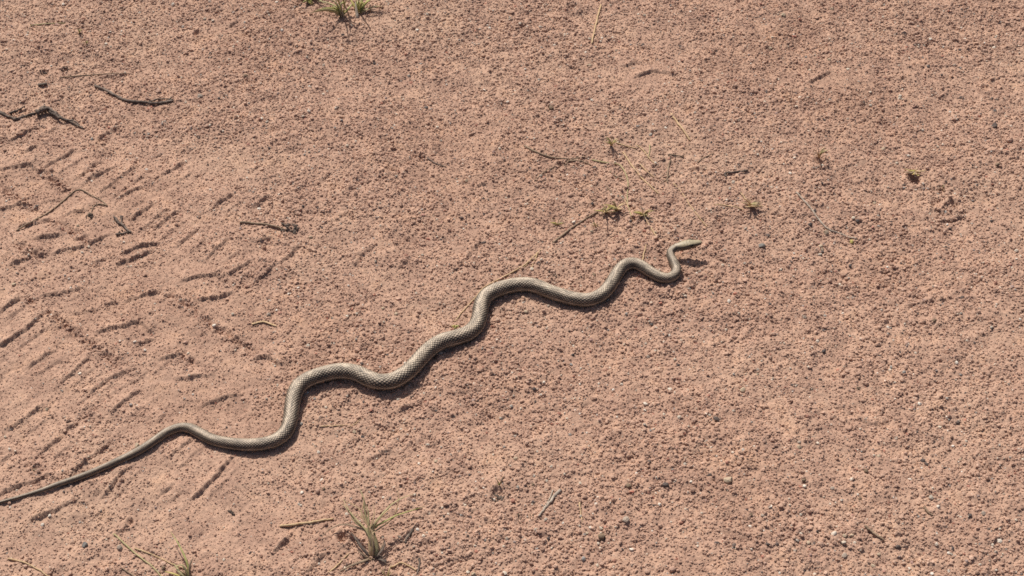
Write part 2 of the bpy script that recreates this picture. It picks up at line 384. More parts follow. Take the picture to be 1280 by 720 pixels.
# ------------------------------------------------------------------ the snake
# (photo x, y of the middle of the body, width in photo pixels, lift of the axis over its resting height in mm)
SN = [(-60,646,3,0),(-30,637,4,0),(0,628,5,0),(25,621,6,0),(50,613.5,7,0),(75,604.5,8,0),(100,596,9,0),(125,586,9.6,0),(150,575,10.2,0),(175,562.5,11,0),
 (195,549.5,11.6,0),(210,539.5,12,0),(225,534.5,12.3,0),(238,535.5,12.8,0),(250,541.5,13.3,0),(262,548,13.8,0),(275,552,14.3,0),(294,555,15,0),(312,556,15.8,0),
 (331,554.5,16.6,0),(346,549.5,17.2,0),(357,540,17.8,0),(362.5,526,18.3,0),(364.5,511,18.7,0),(367,496,19,0),(372.5,484,19.3,0),(384,475,19.6,0),(400,469,20,0),(419,464.5,20.3,0),(433,464,20.6,0),
 (447,467,20.8,0),(460,473,21,0),(475,477.5,21,0),(492,475.5,21,0),(509,465.5,20.8,0),(522,452,20.6,0),(535,438.5,20.5,0),(551,427.5,20.4,0),(570,422,20.2,0),
 (585,416.5,20,0),(595,407,19.8,0),(599.5,394,19.6,0),(601.5,381,19.4,0),(608,370,19.2,0),(622,362,19,0),(641,357,18.8,0),(658,355.5,18.6,0),(673,358.5,18.4,0),
 (687,364.5,18.2,0),(704,370,18,0),(720,374,17.8,0),(737,374.5,17.4,0),(752,368,17,0),(763,356,16.6,0),(770,344,16.2,0),(777,334.5,15.8,0),(786,329.5,15.2,0),(796,330,14.8,0),
 (806,335,14.4,0),(815,341,14,0),(826,346.5,13.6,0),(836,347.5,13,0),(843.5,343,12.6,0),(845.5,336,12.2,.5),(842.5,328.5,11.6,2),(838.7,321,10.6,4),(838.5,314.5,9.8,6),
 (843.5,310,9.6,8),(850.5,308,9.6,10.5),(858,306.4,9.6,12.5),(866,304.8,9.6,14.5),(877.5,302.6,9.6,17)]
def snake():
    xs = []
    for x, y, wd, lift in SN:
        c = at(x, y); r = .5*wd*mpp(c)*(.74 if x < 60 else .80 if x < 150 else .88 if x < 230 else .95)
        yy, xx = np.mgrid[-2:3, -2:3]*.006
        hg = float(Hs(c[0]+xx, c[1]+yy).mean())
        z = hg+r*.88+lift*.001; p = at(x, y, z); xs.append([*p, r])
    xs = np.array(xs)
    D = resample(xs, 4000); seg = np.linalg.norm(np.diff(D[:, :3], axis=0), axis=1); S = np.concatenate([[0], np.cumsum(seg)]); Ltot = S[-1]
    HEAD = .036
    n = 1680; s = np.linspace(0, Ltot, n)
    s = np.concatenate([s[s < Ltot-HEAD], np.linspace(Ltot-HEAD, Ltot, 90)]); n = len(s)
    P = np.stack([np.interp(s, S, D[:, k]) for k in range(3)], 1); R = np.interp(s, S, D[:, 3])
    P[:, 2] = np.convolve(np.pad(P[:, 2], 12, 'edge'), np.ones(25)/25, 'valid')
    T = np.gradient(P, axis=0); T /= np.linalg.norm(T, axis=1)[:, None]
    side = np.cross(T, [0, 0, 1.]); side /= np.linalg.norm(side, axis=1)[:, None]; up = np.cross(side, T)
    A = 116; ph = np.linspace(-math.pi, math.pi, A, endpoint=False)            # 0 = along the back
    PH, SS = np.meshgrid(ph, s); 
    # cross-section
    W = np.interp(s, [0, Ltot-HEAD], [1, 1])[:, None]*R[:, None]*np.ones((1, A)); 
    hs = np.clip((s-(Ltot-HEAD))/HEAD, 0, 1)                                   # 0 neck .. 1 snout
    r0 = R[np.searchsorted(s, Ltot-HEAD)]
    hw = np.interp(hs, [0, .12, .28, .42, .58, .74, .86, .94, .98, 1], [1, 1.16, 1.46, 1.48, 1.30, 1.06, .88, .70, .48, .05])*r0
    ht = np.interp(hs, [0, .12, .28, .42, .55, .62, .74, .86, .94, .98, 1], [1, 1.08, 1.16, 1.16, 1.12, 1.0, .82, .66, .50, .34, .03])*r0
    hb = np.interp(hs, [0, .15, .30, .5, .75, .9, .97, 1], [.95, 1.05, 1.08, .98, .76, .56, .34, .03])*r0
    k = np.ones(5)/5
    sm = lambda a: np.convolve(np.pad(a, 2, 'edge'), k, 'valid')
    hw, ht, hb = sm(hw), sm(ht), sm(hb)
    isH = hs > 0
    wx = np.where(isH, hw, R); wt = np.where(isH, ht, R*.97); wb = np.where(isH, hb, R*.93)
    ex = np.where(isH, 1-.10*np.sin(np.clip(hs, 0, 1)*math.pi), 1.0)[:, None]   # flatter crown on the head
    sn, cs = np.sin(PH), np.cos(PH)
    ux = np.sign(sn)*np.abs(sn)**ex; uz = np.sign(cs)*np.abs(cs)**ex
    # scales
    Lsc = np.maximum(R*.48, .0024)
    vcum = np.concatenate([[0], np.cumsum(np.diff(s)/Lsc[1:])])
    U = PH/4.3*12; Vv = -vcum[:, None]*np.ones((1, A)); U = U+.16*perlin(SS*45, PH*1.3, 301); Vv = Vv+.20*perlin(SS*55, PH*1.6, 305)
    fa = (U+Vv) % 1; fb = (U-Vv) % 1
    e = np.minimum(np.minimum(fa, 1-fa), np.minimum(fb, 1-fb)); cv = fa-fb
    back = (np.abs(PH) < 2.05)
    body = (1-sstep(.0, .22, hs))[:, None]
    sc_h = sstep(0, .22, e)*(.65+.45*cv)
    bel = (vcum[:, None]*.62) % 1; bel_h = sstep(0, .12, bel)*(.6+.4*bel)
    disp = np.where(back, sc_h, bel_h)*.10*np.minimum(R, .011)[:, None]*body
    # head relief: brow ridge over the eye, lip line
    lip = np.exp(-((np.abs(PH)-1.85)/.10)**2)*(hs > .25)[:, None]*(hs < .97)[:, None]
    brow = np.exp(-((np.abs(PH)-.75)/.22)**2-((hs[:, None]-.56)/.11)**2)
    eyepit = np.exp(-((np.abs(PH)-1.10)/.20)**2-((hs[:, None]-.60)/.06)**2)
    plates = (np.abs(((hs*9) % 1)-.5) > .44)[:, None]*(np.abs(PH) < .9)*(hs > .3)[:, None]*1.0
    disp = disp+r0*(.10*brow-.06*lip-.10*eyepit-.02*plates)
    mX = wx[:, None]*ux; mZ = np.where(uz > 0, wt[:, None], wb[:, None])*uz
    nn = np.stack([ux, uz], -1); nn = nn/(np.linalg.norm(nn, axis=-1, keepdims=True)+1e-9)
    mX = mX+disp*nn[..., 0]; mZ = mZ+disp*nn[..., 1]
    V = P[:, None, :]+side[:, None, :]*mX[..., None]+up[:, None, :]*mZ[..., None]
    V = V.reshape(-1, 3); idx = np.arange(n*A).reshape(n, A); nxt = np.roll(idx, -1, 1)
    quad = np.stack([idx[:-1], idx[1:], nxt[1:], nxt[:-1]], -1).reshape(-1, 4)
    faces = quad.tolist()+[list(idx[0]), list(idx[-1][::-1])]
    # pigment
    tan = np.array([.55, .445, .335]); dark = np.array([.03, .024, .022]); cream = np.array([.50, .42, .32]); olive = np.array([.40, .33, .215]); brn = np.array([.18, .125, .085])
    aph = np.abs(PH); nz = fbm(SS*60, PH*2, 3, 200); nz2 = fbm(SS*400, PH*9+SS*100, 2, 210)
    flank0 = sstep(.35, .95, aph+.15*nz)*(1-np.exp(-((aph-1.62)/.12)**2)); f = sstep(.04+.10*flank0, .20+.17*flank0, e+.14*cv+.04*nz2)                                       # pale scale, dark skin at its rim
    flank = .62*sstep(.40, .95, aph+.15*nz)*(1-.9*np.exp(-((aph-1.62)/.09)**2))*(1-sstep(1.95, 2.2, aph))
    basec = tan*(1-flank[..., None])+brn*flank[..., None]
    tailm = (1-sstep(.15, .5, SS))[..., None]; basec = basec*(1-.5*tailm)+brn*1.35*.5*tailm
    cell = _R1[_h(np.floor(U+Vv).astype(np.int64), np.floor(U-Vv).astype(np.int64), 9)]; basec = basec*(.84+.36*cell+.42*nz)[..., None]
    dd = (.92-.15*sstep(0, 1, nz+.5))[..., None]
    colr = basec*(1-(1-f)[..., None]*dd)+dark*(1-f)[..., None]*dd
    vl = (np.exp(-((aph-1.62)/.09)**2))[..., None]*.7; colr = colr*(1-vl)+cream*vl*(.75+.25*f[..., None])
    belly = .8*sstep(2.1, 2.3, aph)[..., None]; colr = colr*(1-belly)+(cream*.5)*belly
    hm = sstep(0, .3, hs)[:, None, None]
    headc = olive*(1+.4*nz2[..., None]); side_h = sstep(.70, .95, aph+.1*nz)[..., None]*(1-sstep(1.95, 2.2, aph))[..., None]
    headc = headc*(1-side_h*.9)+brn*.6*side_h*.9; lowh = sstep(2.0, 2.25, aph)[..., None]; headc = headc*(1-lowh)+cream*.5*lowh
    headc = headc*(1-.55*lip[..., None]-.3*plates[..., None])
    colr = colr*(1-hm)+headc*hm
    colr = np.clip(colr*(1+.12*nz[..., None]), .02, .8)
    me = bpy.data.meshes.new('snake_body'); me.from_pydata(V.tolist(), [], faces); me.update()
    me.polygons.foreach_set('use_smooth', [True]*len(me.polygons))
    ca = me.color_attributes.new('pigment', 'FLOAT_COLOR', 'POINT')
    ca.data.foreach_set('color', np.concatenate([colr.reshape(-1, 3), np.ones((n*A, 1))], 1).astype(np.float32).ravel())
    m, N, L, B = mat('snake_skin', .5, .35)
    a = N.new('ShaderNodeAttribute'); a.attribute_name = 'pigment'; L.new(a.outputs['Color'], B.inputs['Base Color'])
    mid = P[n//2]; base = empty('snake', (mid[0], mid[1], float(Hs(mid[0], mid[1]))))
    tag(base, 'long slender tan and grey scaled snake winding across the sand', 'snake')
    o = link('body', me, m, base); o.location = -base.location
    # eyes
    me_, Ne, Le, Be = mat('snake_eye', .4, .25); Be.inputs['Base Color'].default_value = (.012, .009, .007, 1)
    hi = int(np.argmin(np.abs(hs-.60)+(hs == 0)*9))
    for sg in (-1, 1):
        th = 1.08; c = P[hi]+side[hi]*sg*wx[hi]*math.sin(th)**ex[hi, 0]*.93+up[hi]*wt[hi]*math.cos(th)**ex[hi, 0]
        v, fc = I2; em = mesh_from('eye', v*.0021, fc); eo = link('eye', em, me_, base, Vector(c)-base.location)
    return base
snake()

# ------------------------------------------------------------------ straws, twigs, stalks lying on the sand
def lie(pts, r, up=0.0, n=None, wob=.25, seed=0):
    """photo pixels -> a 3-D line resting on the ground; a third number is extra height in mm"""
    P = np.array([gp(p[0], p[1], r+up+(p[2]*.001 if len(p) > 2 else 0)) for p in pts])
    n = n or max(6, int(8*len(pts))); Q = resample(P, n); rr = np.random.default_rng(seed)
    jit = rr.normal(0, r*wob, (n, 2)); jit[1:-1] = (jit[:-2]+jit[1:-1]+jit[2:])/3; Q[:, :2] += jit
    ex = resample(np.array([[0, 0, (p[2]*.001 if len(p) > 2 else 0)] for p in pts], float), n)[:, 2]
    Q[:, 2] = np.maximum(Q[:, 2], Hs(Q[:, 0], Q[:, 1])+r*.6+ex); z0 = Q[:, 2].copy(); Q[1:-1, 2] = np.maximum((z0[:-2]+z0[1:-1]+z0[2:])/3, z0[1:-1]-.5*r)
    return Q
def stick(name, pts, wpx, m, label, cat, taper=.55, branches=(), rough=.25, seed=1, up=0.0, flat=1.0, group=None):
    c = gp(pts[0][0], pts[0][1]); r = .5*wpx*mpp(c); Q = lie(pts, r, up, seed=seed)
    rad = r*np.linspace(1, taper, len(Q)); rad[0] *= .7; rad[-1] *= .5
    o0 = Q.mean(0); v, f = tube(Q-o0, rad, 8, flat, rough, seed); main = mesh_from(name, v, f)
    if not branches:
        o = link(name, main, M[m], None, o0)
    else:
        o = empty(name, (o0[0], o0[1], float(Hs(o0[0], o0[1])))); dz = Vector(o0)-o.location
        link('stem', main, M[m], o, dz)
        for bi, (bp_, bw) in enumerate(branches):
            br = .5*bw*mpp(c); q = lie(bp_, br, up, seed=seed+bi+5); rd = br*np.linspace(1, .5, len(q)); rd[-1] *= .5
            v, f = tube(q-o0, rd, 6, 1, rough, seed+bi); link('side_shoot', mesh_from('side_shoot', v, f), M[m], o, dz)
    return tag(o, label, cat, group)

stick('twig', [(118,107),(135,114),(150,122.5),(160,126),(177,128),(197,129),(216,126)], 3.7, 'bark', 'dark curved twig ending in a small knob, lying alone on pale sand', 'twig', .9,
      [([(186,127.5,1),(200,124,1.5),(217,124,2)], 2.2), ([(208,128,1),(213,123,2),(216,121,3)], 2.2)], .5, 11)
stick('twig', [(-25,136),(0,141),(12,146),(21,149),(33,145),(45,141),(58,137),(68,140),(80,149),(92,154),(104,160.5)], 3.6, 'bark', 'long gnarled dark twig with a thick shaggy middle', 'twig', .6,
      [([(12,142,1),(22,138,2),(32,132.5,2.5)], 3.6), ([(46,141,2),(54,137,4),(64,137,3),(72,144,1)], 6.5), ([(62,139,2),(72,146,2),(86,151,1)], 4.6), ([(83,150,1),(92,151,2),(100,156,1.5)], 2.6), ([(50,138,3),(55,134,5),(60,135,4)], 5)], .9, 12)
stick('root_shoot', [(20,288),(40,277),(60,266),(78,252),(92,240),(99,237),(105,238.5),(117,246),(127,251),(134,257)], 1.9, 'brownstraw', 'thin dark bent rootlet lying in a peak shape over tread marks', 'twig', .8,
      [([(134,257),(124,255),(117,258),(113,267)], 2.0), ([(113,267),(109,269)], 3)], .4, 13)
stick('twig', [(143,271),(147,277),(153,281),(159,287),(164,291)], 3.4, 'bark', 'short forked dark twig beside the bent rootlet', 'twig', .7,
      [([(151,270),(152,276),(153,281)], 2.4), ([(145,293),(153,292),(163,288)], 3)], .5, 14)
stick('twig', [(300,278),(315,279),(330,280),(346,284),(356,287)], 3, 'brownstraw', 'flat brown twig running into a dark crumbly clump', 'twig', .7, (), .4, 15)
stick('straw_stalk', [(751,6),(747,22),(743,38),(739.5,55)], 2.5, 'straw', 'straight pale straw lying apart above the dry sprigs', 'straw', .8, (), .1, 16)
stick('straw_stalk', [(839,142),(846,152),(854,162),(863,176)], 2.6, 'straw', 'short pale straw standing out above the scattered stalks', 'straw', .8, (), .1, 17)
stick('stalk', [(995,240),(1004,250),(1014,261),(1024,275),(1035,286),(1048,291),(1060,296),(1071,299)], 2.3, 'bleached', 'long bent greyish stalk with a kink, lying alone on grit', 'stalk', .8, (), .2, 18)
stick('straw_stalk', [(779,190),(789,206),(801,222),(813,233),(824,243)], 2.0, 'straw', 'straight thin straw slanting through the patch of dry sprigs', 'straw', .8, (), .1, 19)
stick('stalk', [(655,182),(673,191),(690,197),(710,200)], 2.6, 'brownstraw', 'brown forked stalk lying above the dry sprigs', 'stalk', .7,
      [([(712,200),(724,197),(737,196)], 2), ([(712,201),(728,202),(739,206)], 2.4), ([(711,201),(705,208)], 1.8)], .3, 20)
stick('straw_stalk', [(740,200),(760,204),(774,206),(781,215),(785,228),(784,244),(786,260),(789,272)], 1.9, 'olive', 'thin curved straw arching between the dry sprigs', 'straw', .6, (), .1, 21)
stick('stalk', [(691,304),(703,294),(718,283),(733,273),(748,264)], 2.8, 'brownstraw', 'straight brown stalk leaning from a yellowed sprig to the sand', 'stalk', .7, (), .3, 22)
stick('straw_stalk', [(670,318),(655,332),(637,342),(618,352),(604,360),(592,374),(580,388),(568,402)], 2.0, 'straw', 'long thin straw passing beside the bend of the snake', 'straw', .7,
      [([(672,316),(668,326),(664,336)], 2.6), ([(676,312),(668,322),(652,338)], 1.6)], .1, 23)
stick('straw_stalk', [(803,327),(805,317),(808,305)], 2.2, 'straw', 'tiny straw standing beside the snake neck', 'straw', .6, (), .1, 24)
stick('straw_stalk', [(800,266),(810,279),(818,292),(823,299)], 2.0, 'straw', 'slanting straw stem under a yellowed sprig', 'straw', .7, (), .1, 25)
stick('straw_stalk', [(702,611),(692,622),(682,634),(673,646)], 5, 'bleached', 'thick bleached straw splinter, pale grey, lying on coarse grit', 'straw', .45,
      [([(691,613),(686,625),(678,637)], 2.2)], .3, 26)
stick('straw_stalk', [(724,628),(726,640),(727.5,653)], 2.4, 'straw', 'short upright pale straw near the bleached splinter', 'straw', .6, (), .2, 27)
stick('stick', [(350,657.5),(368,655.5),(388,653),(404,650.5),(417,648.5)], 3.5, 'straw', 'thick split straw stick beside the big grass tuft', 'stick', .75, (), .25, 28)
stick('stick', [(1081,657),(1088,663),(1096,669),(1105,675)], 3.4, 'brownstraw', 'small straight dark stick on coarse grit', 'stick', .8, (), .3, 29, up=.002)
stick('stick', [(1155,634),(1160,640),(1166,645)], 3, 'brownstraw', 'stubby dark stick lodged in coarse grit', 'stick', .7, (), .3, 30)
stick('straw_stalk', [(142,667),(152,676),(166,689),(180,700),(192,710),(203,722)], 2.1, 'olive', 'long olive stalk slanting past a pale fallen straw', 'stalk', .9, (), .1, 31)
stick('straw_stalk', [(168,685),(182,690),(198,697),(215,705),(236,712)], 2.0, 'straw', 'pale pinkish fallen straw crossing the olive stalk', 'straw', .8, (), .1, 32)
stick('straw_stalk', [(152,710),(160,715),(170,722)], 2.2, 'brownstraw', 'short brown straw poking out below the olive stalk', 'straw', .8, (), .1, 33)
stick('straw_stalk', [(10,698),(30,703),(48,712),(62,722)], 2.2, 'straw', 'faint pale straw half sunk in bare sand', 'straw', .8, (), .1, 34)
stick('straw_stalk', [(411,716),(424,704),(436,692)], 2.4, 'straw', 'thin straw lying beneath the big grass tuft', 'straw', .7, (), .1, 35)
stick('straw_stalk', [(488,709),(494,707),(501,703.5),(510,707),(521,713)], 2.4, 'straw', 'bent straw folded like a roof beside the grass tuft', 'straw', .8, (), .1, 36)
stick('twig', [(524,697),(524.5,706),(521,718)], 3, 'bark', 'short dark twig at the end of the folded straw', 'twig', .7, (), .4, 37)
stick('twig', [(516,662),(512,668),(508,673),(507,679)], 4, 'bark', 'short crooked dark twig beside the grass tuft', 'twig', .7, [([(500,676),(506,677)], 2.2), ([(519,656),(515,663)], 2)], .5, 38)
stick('twig', [(908,221),(906,217),(912,215.5),(924,214.5),(935,213)], 2.6, 'bark', 'short brown hooked twig on bare grit', 'twig', .7, (), .3, 39)
stick('straw_stalk', [(925,240),(930,246),(934,252)], 2, 'straw', 'tiny pale straw beside a mat of dead grass', 'straw', .7, (), .1, 40)
stick('straw_stalk', [(842,229),(852,241),(862,256),(874,272),(884,284)], 1.5, 'straw', 'hair thin straw lying alone on grit above the snake head', 'straw', .8, (), .1, 41)
stick('straw_stalk', [(795,181),(803,187),(811,197),(820,207)], 1.7, 'straw', 'faint thin straw above the dry sprigs', 'straw', .7, (), .1, 42)
stick('straw_stalk', [(835,193),(845,194),(855,196)], 2.2, 'brownstraw', 'short brown straw lying level among grit', 'straw', .7, (), .1, 43)
stick('stalk', [(838,200),(836,208),(834,220),(834,228)], 2.4, 'brownstraw', 'short upright brown stalk rooted in the grit', 'stalk', .6, [([(834,222),(840,218)], 1.6), ([(834,224),(826,229)], 1.6)], .3, 44)
for i, (p, wd, m, lb) in enumerate([
 ([(757,232),(763,239),(767,245)], 1.6, 'brownstraw', 'tiny brown stalk just above the yellowed sprig'),
 ([(762,214),(771,221),(780,225)], 2.0, 'brownstraw', 'short brown stalk crossing the arching straw'),
 ([(770,178),(783,183),(796,186)], 1.7, 'straw', 'faint level straw beside the small green sprig'),
 ([(775,243),(782,252),(787,264),(790,276)], 1.6, 'straw', 'thin straw dropping between the two yellow sprigs'),
 ([(800,205),(808,214),(818,222)], 1.5, 'straw', 'hair thin straw end beside the straight slanting straw'),
 ([(668,226),(682,214),(700,206)], 1.6, 'brownstraw', 'faint brown root under the forked stalk'),
 ([(893,256),(912,258),(930,262)], 1.8, 'straw', 'pale straw pointing at the mat of dead grass'),
 ([(872,203),(880,197),(893,191)], 1.6, 'brownstraw', 'tiny slanting brown stalk on open grit'),
 ([(812,181),(812,190),(810,198)], 1.6, 'olive', 'tiny olive stalk among faint straws')]):
    stick('straw_stalk', p, wd, m, lb, 'straw', .7, (), .1, 60+i)
stick('straw_stalk', [(38,32),(60,30),(82,29)], 1.6, 'olive', 'faint greenish straw lying on fine sand', 'straw', .7, (), .1, 45)
stick('straw_stalk', [(400,533),(420,532),(438,531)], 1.5, 'straw', 'faint thin straw lying below the snake on open sand', 'straw', .7, [([(436,534),(444,530),(452,524)], 1.8)], .1, 46)
stick('leaf_chip', [(315,405),(330,402),(346,408)], 3.0, 'straw', 'small curled straw coloured leaf chip on smooth sand', 'leaf', .8, (), .3, 47, flat=.4)
stick('root_shoot', [(75,97),(110,94),(140,92),(165,92)], 1.5, 'brownstraw', 'hair thin brown rootlet lying level on fine sand', 'twig', .6, (), .2, 48)
stick('stalk', [(534,197),(544,204),(558,209)], 1.8, 'bark', 'tiny dark stalk on open sand far from other litter', 'stalk', .6, (), .2, 49)
stick('chip', [(47,105.5),(53,105),(59,104.5)], 4.5, 'bark', 'small dark bark chip lying near the gnarled twig', 'chip', .9, (), .4, 50, flat=.5)

# ------------------------------------------------------------------ grass
def blade_mesh(Q, wid, seed):
    n = len(Q); t = np.linspace(0, 1, n); rad = wid*.5*np.clip(1.05-t**2.2, .05, 1)*(.75+.25*np.minimum(t*6, 1))
    return tube(Q, rad, 6, .35, .05, seed)
def tuft(base, blades, label, cat='grass tuft', name='grass_tuft', group=None, crown=True):
    """blades: (points in photo pixels with height in mm, width px, material)"""
    b0 = gp(*base); root = empty(name, b0); k = mpp(b0)
    for i, (pts, wd, m) in enumerate(blades):
        P = []
        for x, y, h in pts:
            hh = h*.001; p = at(x, y, hh+b0[2]); P.append([p[0], p[1], max(p[2], float(Hs(p[0], p[1]))+.0006)])
        Q = resample(np.array(P), 10); Q[:, 2] = np.maximum(Q[:, 2], Hs(Q[:, 0], Q[:, 1])+.0004)
        if pts[0][2] < 1: Q[0, 2] -= .002
        v, f = blade_mesh(Q-b0, 1.4*wd*k, i); link('blade', mesh_from('blade', v, f), M[m], root)
    if crown:
        for i in range(crown if isinstance(crown, int) and crown is not True else 7):      # short dead sheaths round the foot
            a = rng.uniform(0, 6.28); l = rng.uniform(.004, .011); d = np.array([math.cos(a), math.sin(a), 0])
            st = b0+d*rng.uniform(0, .003); st[2] = float(Hs(st[0], st[1]))-.001
            Q = np.array([st, st+d*l*.4+[0, 0, l*.6], st+d*l*.9+[0, 0, l*.8]])
            v, f = blade_mesh(resample(Q, 5)-b0, .0016, i); link('sheath', mesh_from('sheath', v, f), M['straw' if i % 2 else 'brownstraw'], root)
    return tag(root, label, cat, group)

def cast(base, shadow, h, wd, m, bulge=.5):
    """a blade from base whose tip, h mm up, throws its shadow to the photo pixel shadow"""
    b = gp(*base); q = gp(*shadow); k = 1/math.tan(SUN_EL); hh = h*.001
    tip = np.array([q[0]+hh*k*math.sin(SUN_AZ), q[1]+hh*k*math.cos(SUN_AZ)])
    out = []
    for t in (0, .3, .65, 1):
        x, y = b[:2]+(tip-b[:2])*t**(1+bulge); z = b[2]+hh*(1-(1-t)**(1+bulge))
        X, Y = to_px(x, y, z); out.append((X, Y, (z-b[2])*1000))
    return (out, wd, m)
# the big faded tuft by the split straw stick: a bundled foot that splays into a fan
def fan(tips):
    out = []
    for k, (pts, wd, m) in enumerate(tips):
        d = (k % 5)-2
        out.append(([(466+d*.6, 697, 0), (466+d*.9, 684, 9), (463+d*1.5, 664+abs(d), 20)]+pts, wd, m))
    return out
tuft((466,697), fan([
 ([(446,650,25),(436,638,28),(428,622,28)],2.2,'olive'), ([(444,653,22),(437,640,26),(426,628,26)],2.4,'olive'), ([(452,640,32),(440,630,36),(424,624,36)],1.8,'straw'),
 ([(456,640,32),(455,625,40),(451,612,44)],2.2,'olive'), ([(452,645,30),(454,632,36),(456,618,42)],2.0,'straw'), ([(461,645,30),(457,630,36),(448,608,42)],1.8,'olive'),
 ([(475,646,30),(490,630,34),(506,621,32),(521,617,26)],2.2,'olive'), ([(477,654,22),(496,644,22),(515,638,16),(531,633,12)],2.6,'green'), ([(473,650,26),(485,638,28),(496,632,26)],2.4,'straw'),
 ([(490,650,18),(496,636,24),(498,624,30),(497,610,34)],1.7,'straw'), ([(448,660,18),(432,655,14),(418,658,8),(404,668,2),(401,678,0.5)],2.4,'brownstraw'),
 ([(466,652,28),(468,640,32),(466,630,36)],2.0,'straw'), ([(458,652,26),(448,644,28),(438,640,28)],2.2,'straw')])+[
 ([(466,697,0),(467,686,9),(465,672,16),(461,662,20)],5.0,'brownstraw'), ([(468,697,0),(471,684,9),(468,670,17),(466,658,22)],4.0,'olive'), ([(465,697,0),(463,684,9),(462,670,16),(458,660,20)],4.0,'straw'),
 ([(463,697,0),(452,684,10),(446,675,10),(436,662,8)],3.2,'bark'), ([(468,698,0),(476,690,6),(481,680,8),(479,672,10)],2.4,'bark'), ([(470,698,0),(477,684,7),(480,676,8)],2.0,'brownstraw'),
 ([(465,698,0),(452,702,2),(436,708,2),(420,717,1)],3.0,'brownstraw'), ([(472,698,0),(478,700,4),(484,706,1)],3.0,'bark'), ([(470,697,0),(474,694,6),(482,699,3)],2.6,'bark'), ([(460,699,0),(452,692,6),(446,688,6)],2.4,'brownstraw')],
 'big faded grass tuft with sprawling olive blades beside a split straw stick', crown=9)
# tuft running out of the photograph at its lower edge
tuft((236,722), [
 ([(237,724,0),(236,712,8),(231,696,14),(222,678,16),(213,664,14)],2.2,'green'), ([(235,724,0),(225,716,6),(220,708,8),(216,704,8)],2.6,'olive'),
 ([(236,724,0),(232,712,8),(226,706,12),(214,712,8)],2.2,'olive'), ([(238,724,0),(237,708,12),(240,700,16),(243,696,18)],2.0,'brownstraw'), ([(234,724,0),(216,717,6),(205,714,4)],2.2,'yellow')],
 'low yellowish grass clump with one long thin green blade')
tuft((484,722), [([(484,724,0),(487,712,8),(490,704,12)],2.4,'green'), ([(484,724,0),(478,715,8),(474,710,10)],2.2,'olive'), ([(485,724,0),(480,716,8),(481,706,10)],1.8,'straw')],
 'tiny green grass sprout beside the folded straw', crown=4)
# three green tufts at the top: blades reach up out of the photograph
tuft((428,20), [
 ([(429,21,0),(424,10,14),(418,2,24),(408,-4,30)],2.4,'green'), ([(428,22,0),(425,12,12),(421,4,20),(412,0,22)],3.0,'bleached'), ([(430,22,0),(427,10,16),(426,0,26),(424,-9,34)],2.6,'bleached'),
 ([(428,20,0),(431,6,18),(434,-8,36),(438,-26,54)],2.6,'green'), ([(429,20,0),(420,8,14),(406,2,16),(396,2,12)],2.0,'olive'), ([(430,20,0),(430,0,28),(429,-24,58),(431,-52,84)],2.8,'green'),
 ([(428,20,0),(436,10,10),(441,4,12)],2.4,'green'), cast((428,19),(433,58),60,3.2,'green'), cast((430,4),(433.5,54),85,3.6,'green'), cast((426,20),(397,50),32,3.4,'olive'), cast((428,18),(402,38),26,3.6,'green'), ([(424,18,0),(421,12,5),(416,6,8),(411,5,6)],3.6,'green'), ([(427,20,0),(424,10,10),(428,3,14),(434,4,12)],3.4,'green'), ([(427,20,0),(422,8,14),(419,-4,26),(419,-16,36)],2.6,'green')],
 'green grass tuft with two pale bleached sheaths at its foot', group=None, crown=6)
tuft((448,15), [
 ([(447,24,0),(446,16,6),(445,8,12),(444,2,16)],2.8,'bleached'), ([(449,16,0),(446,4,12),(444,-6,20)],3.2,'green'), ([(450,16,0),(452,4,12),(453,-8,22)],3.4,'green'), ([(448,16,0),(448,2,16),(450,-12,30)],3.0,'green'),
 ([(449,16,0),(456,6,10),(464,-6,18),(474,-16,22)],2.4,'green'), cast((449,16),(470,48),42,3.2,'green'), cast((452,12),(490,19),28,2.6,'green'), cast((452,12),(484,14),24,3,'green'), ([(448,14,0),(446,6,6),(449,0,9)],4.4,'green'), ([(451,13,0),(453,5,6),(450,-1,10)],4.4,'green'), ([(449,13,0),(451,6,4),(447,2,8)],4.2,'yellow'), ([(450,16,0),(455,-4,26),(462,-24,46),(470,-40,56)],2.4,'green'), ([(449,17,0),(458,12,6),(470,8,8),(480,8,4)],2.2,'olive'), ([(448,16,0),(441,4,10),(437,-4,14)],2.6,'yellow')],
 'dense bright green grass tuft with one pale sheath, next to the bleached one', crown=6)
tuft((388,-1), [
 ([(388,-1,0),(383,-5,6),(377,-7,8)],3.4,'green'), ([(390,0,0),(384,0,5),(378,3,4)],3.0,'green'), ([(389,-1,0),(394,-8,8),(402,-12,12)],3.0,'green'), ([(388,0,0),(396,-2,6),(404,3,5),(410,6,2)],2.2,'olive'),
 ([(389,-1,0),(388,-14,14),(386,-28,26)],2.8,'green'), ([(390,-1,0),(396,-14,16),(398,-30,30)],2.6,'green'), ([(387,-1,0),(378,-10,12),(366,-18,18)],2.8,'green'), cast((388,2),(372,18),22,3,'green'), cast((388,3),(374,14),16,3.4,'green'), ([(389,5,0),(385,2,4),(380,1,5)],4.2,'green'), ([(391,5,0),(389,0,5),(392,-4,8)],4.2,'green')],
 'squat green grass tuft lying low near two taller tufts', crown=5)
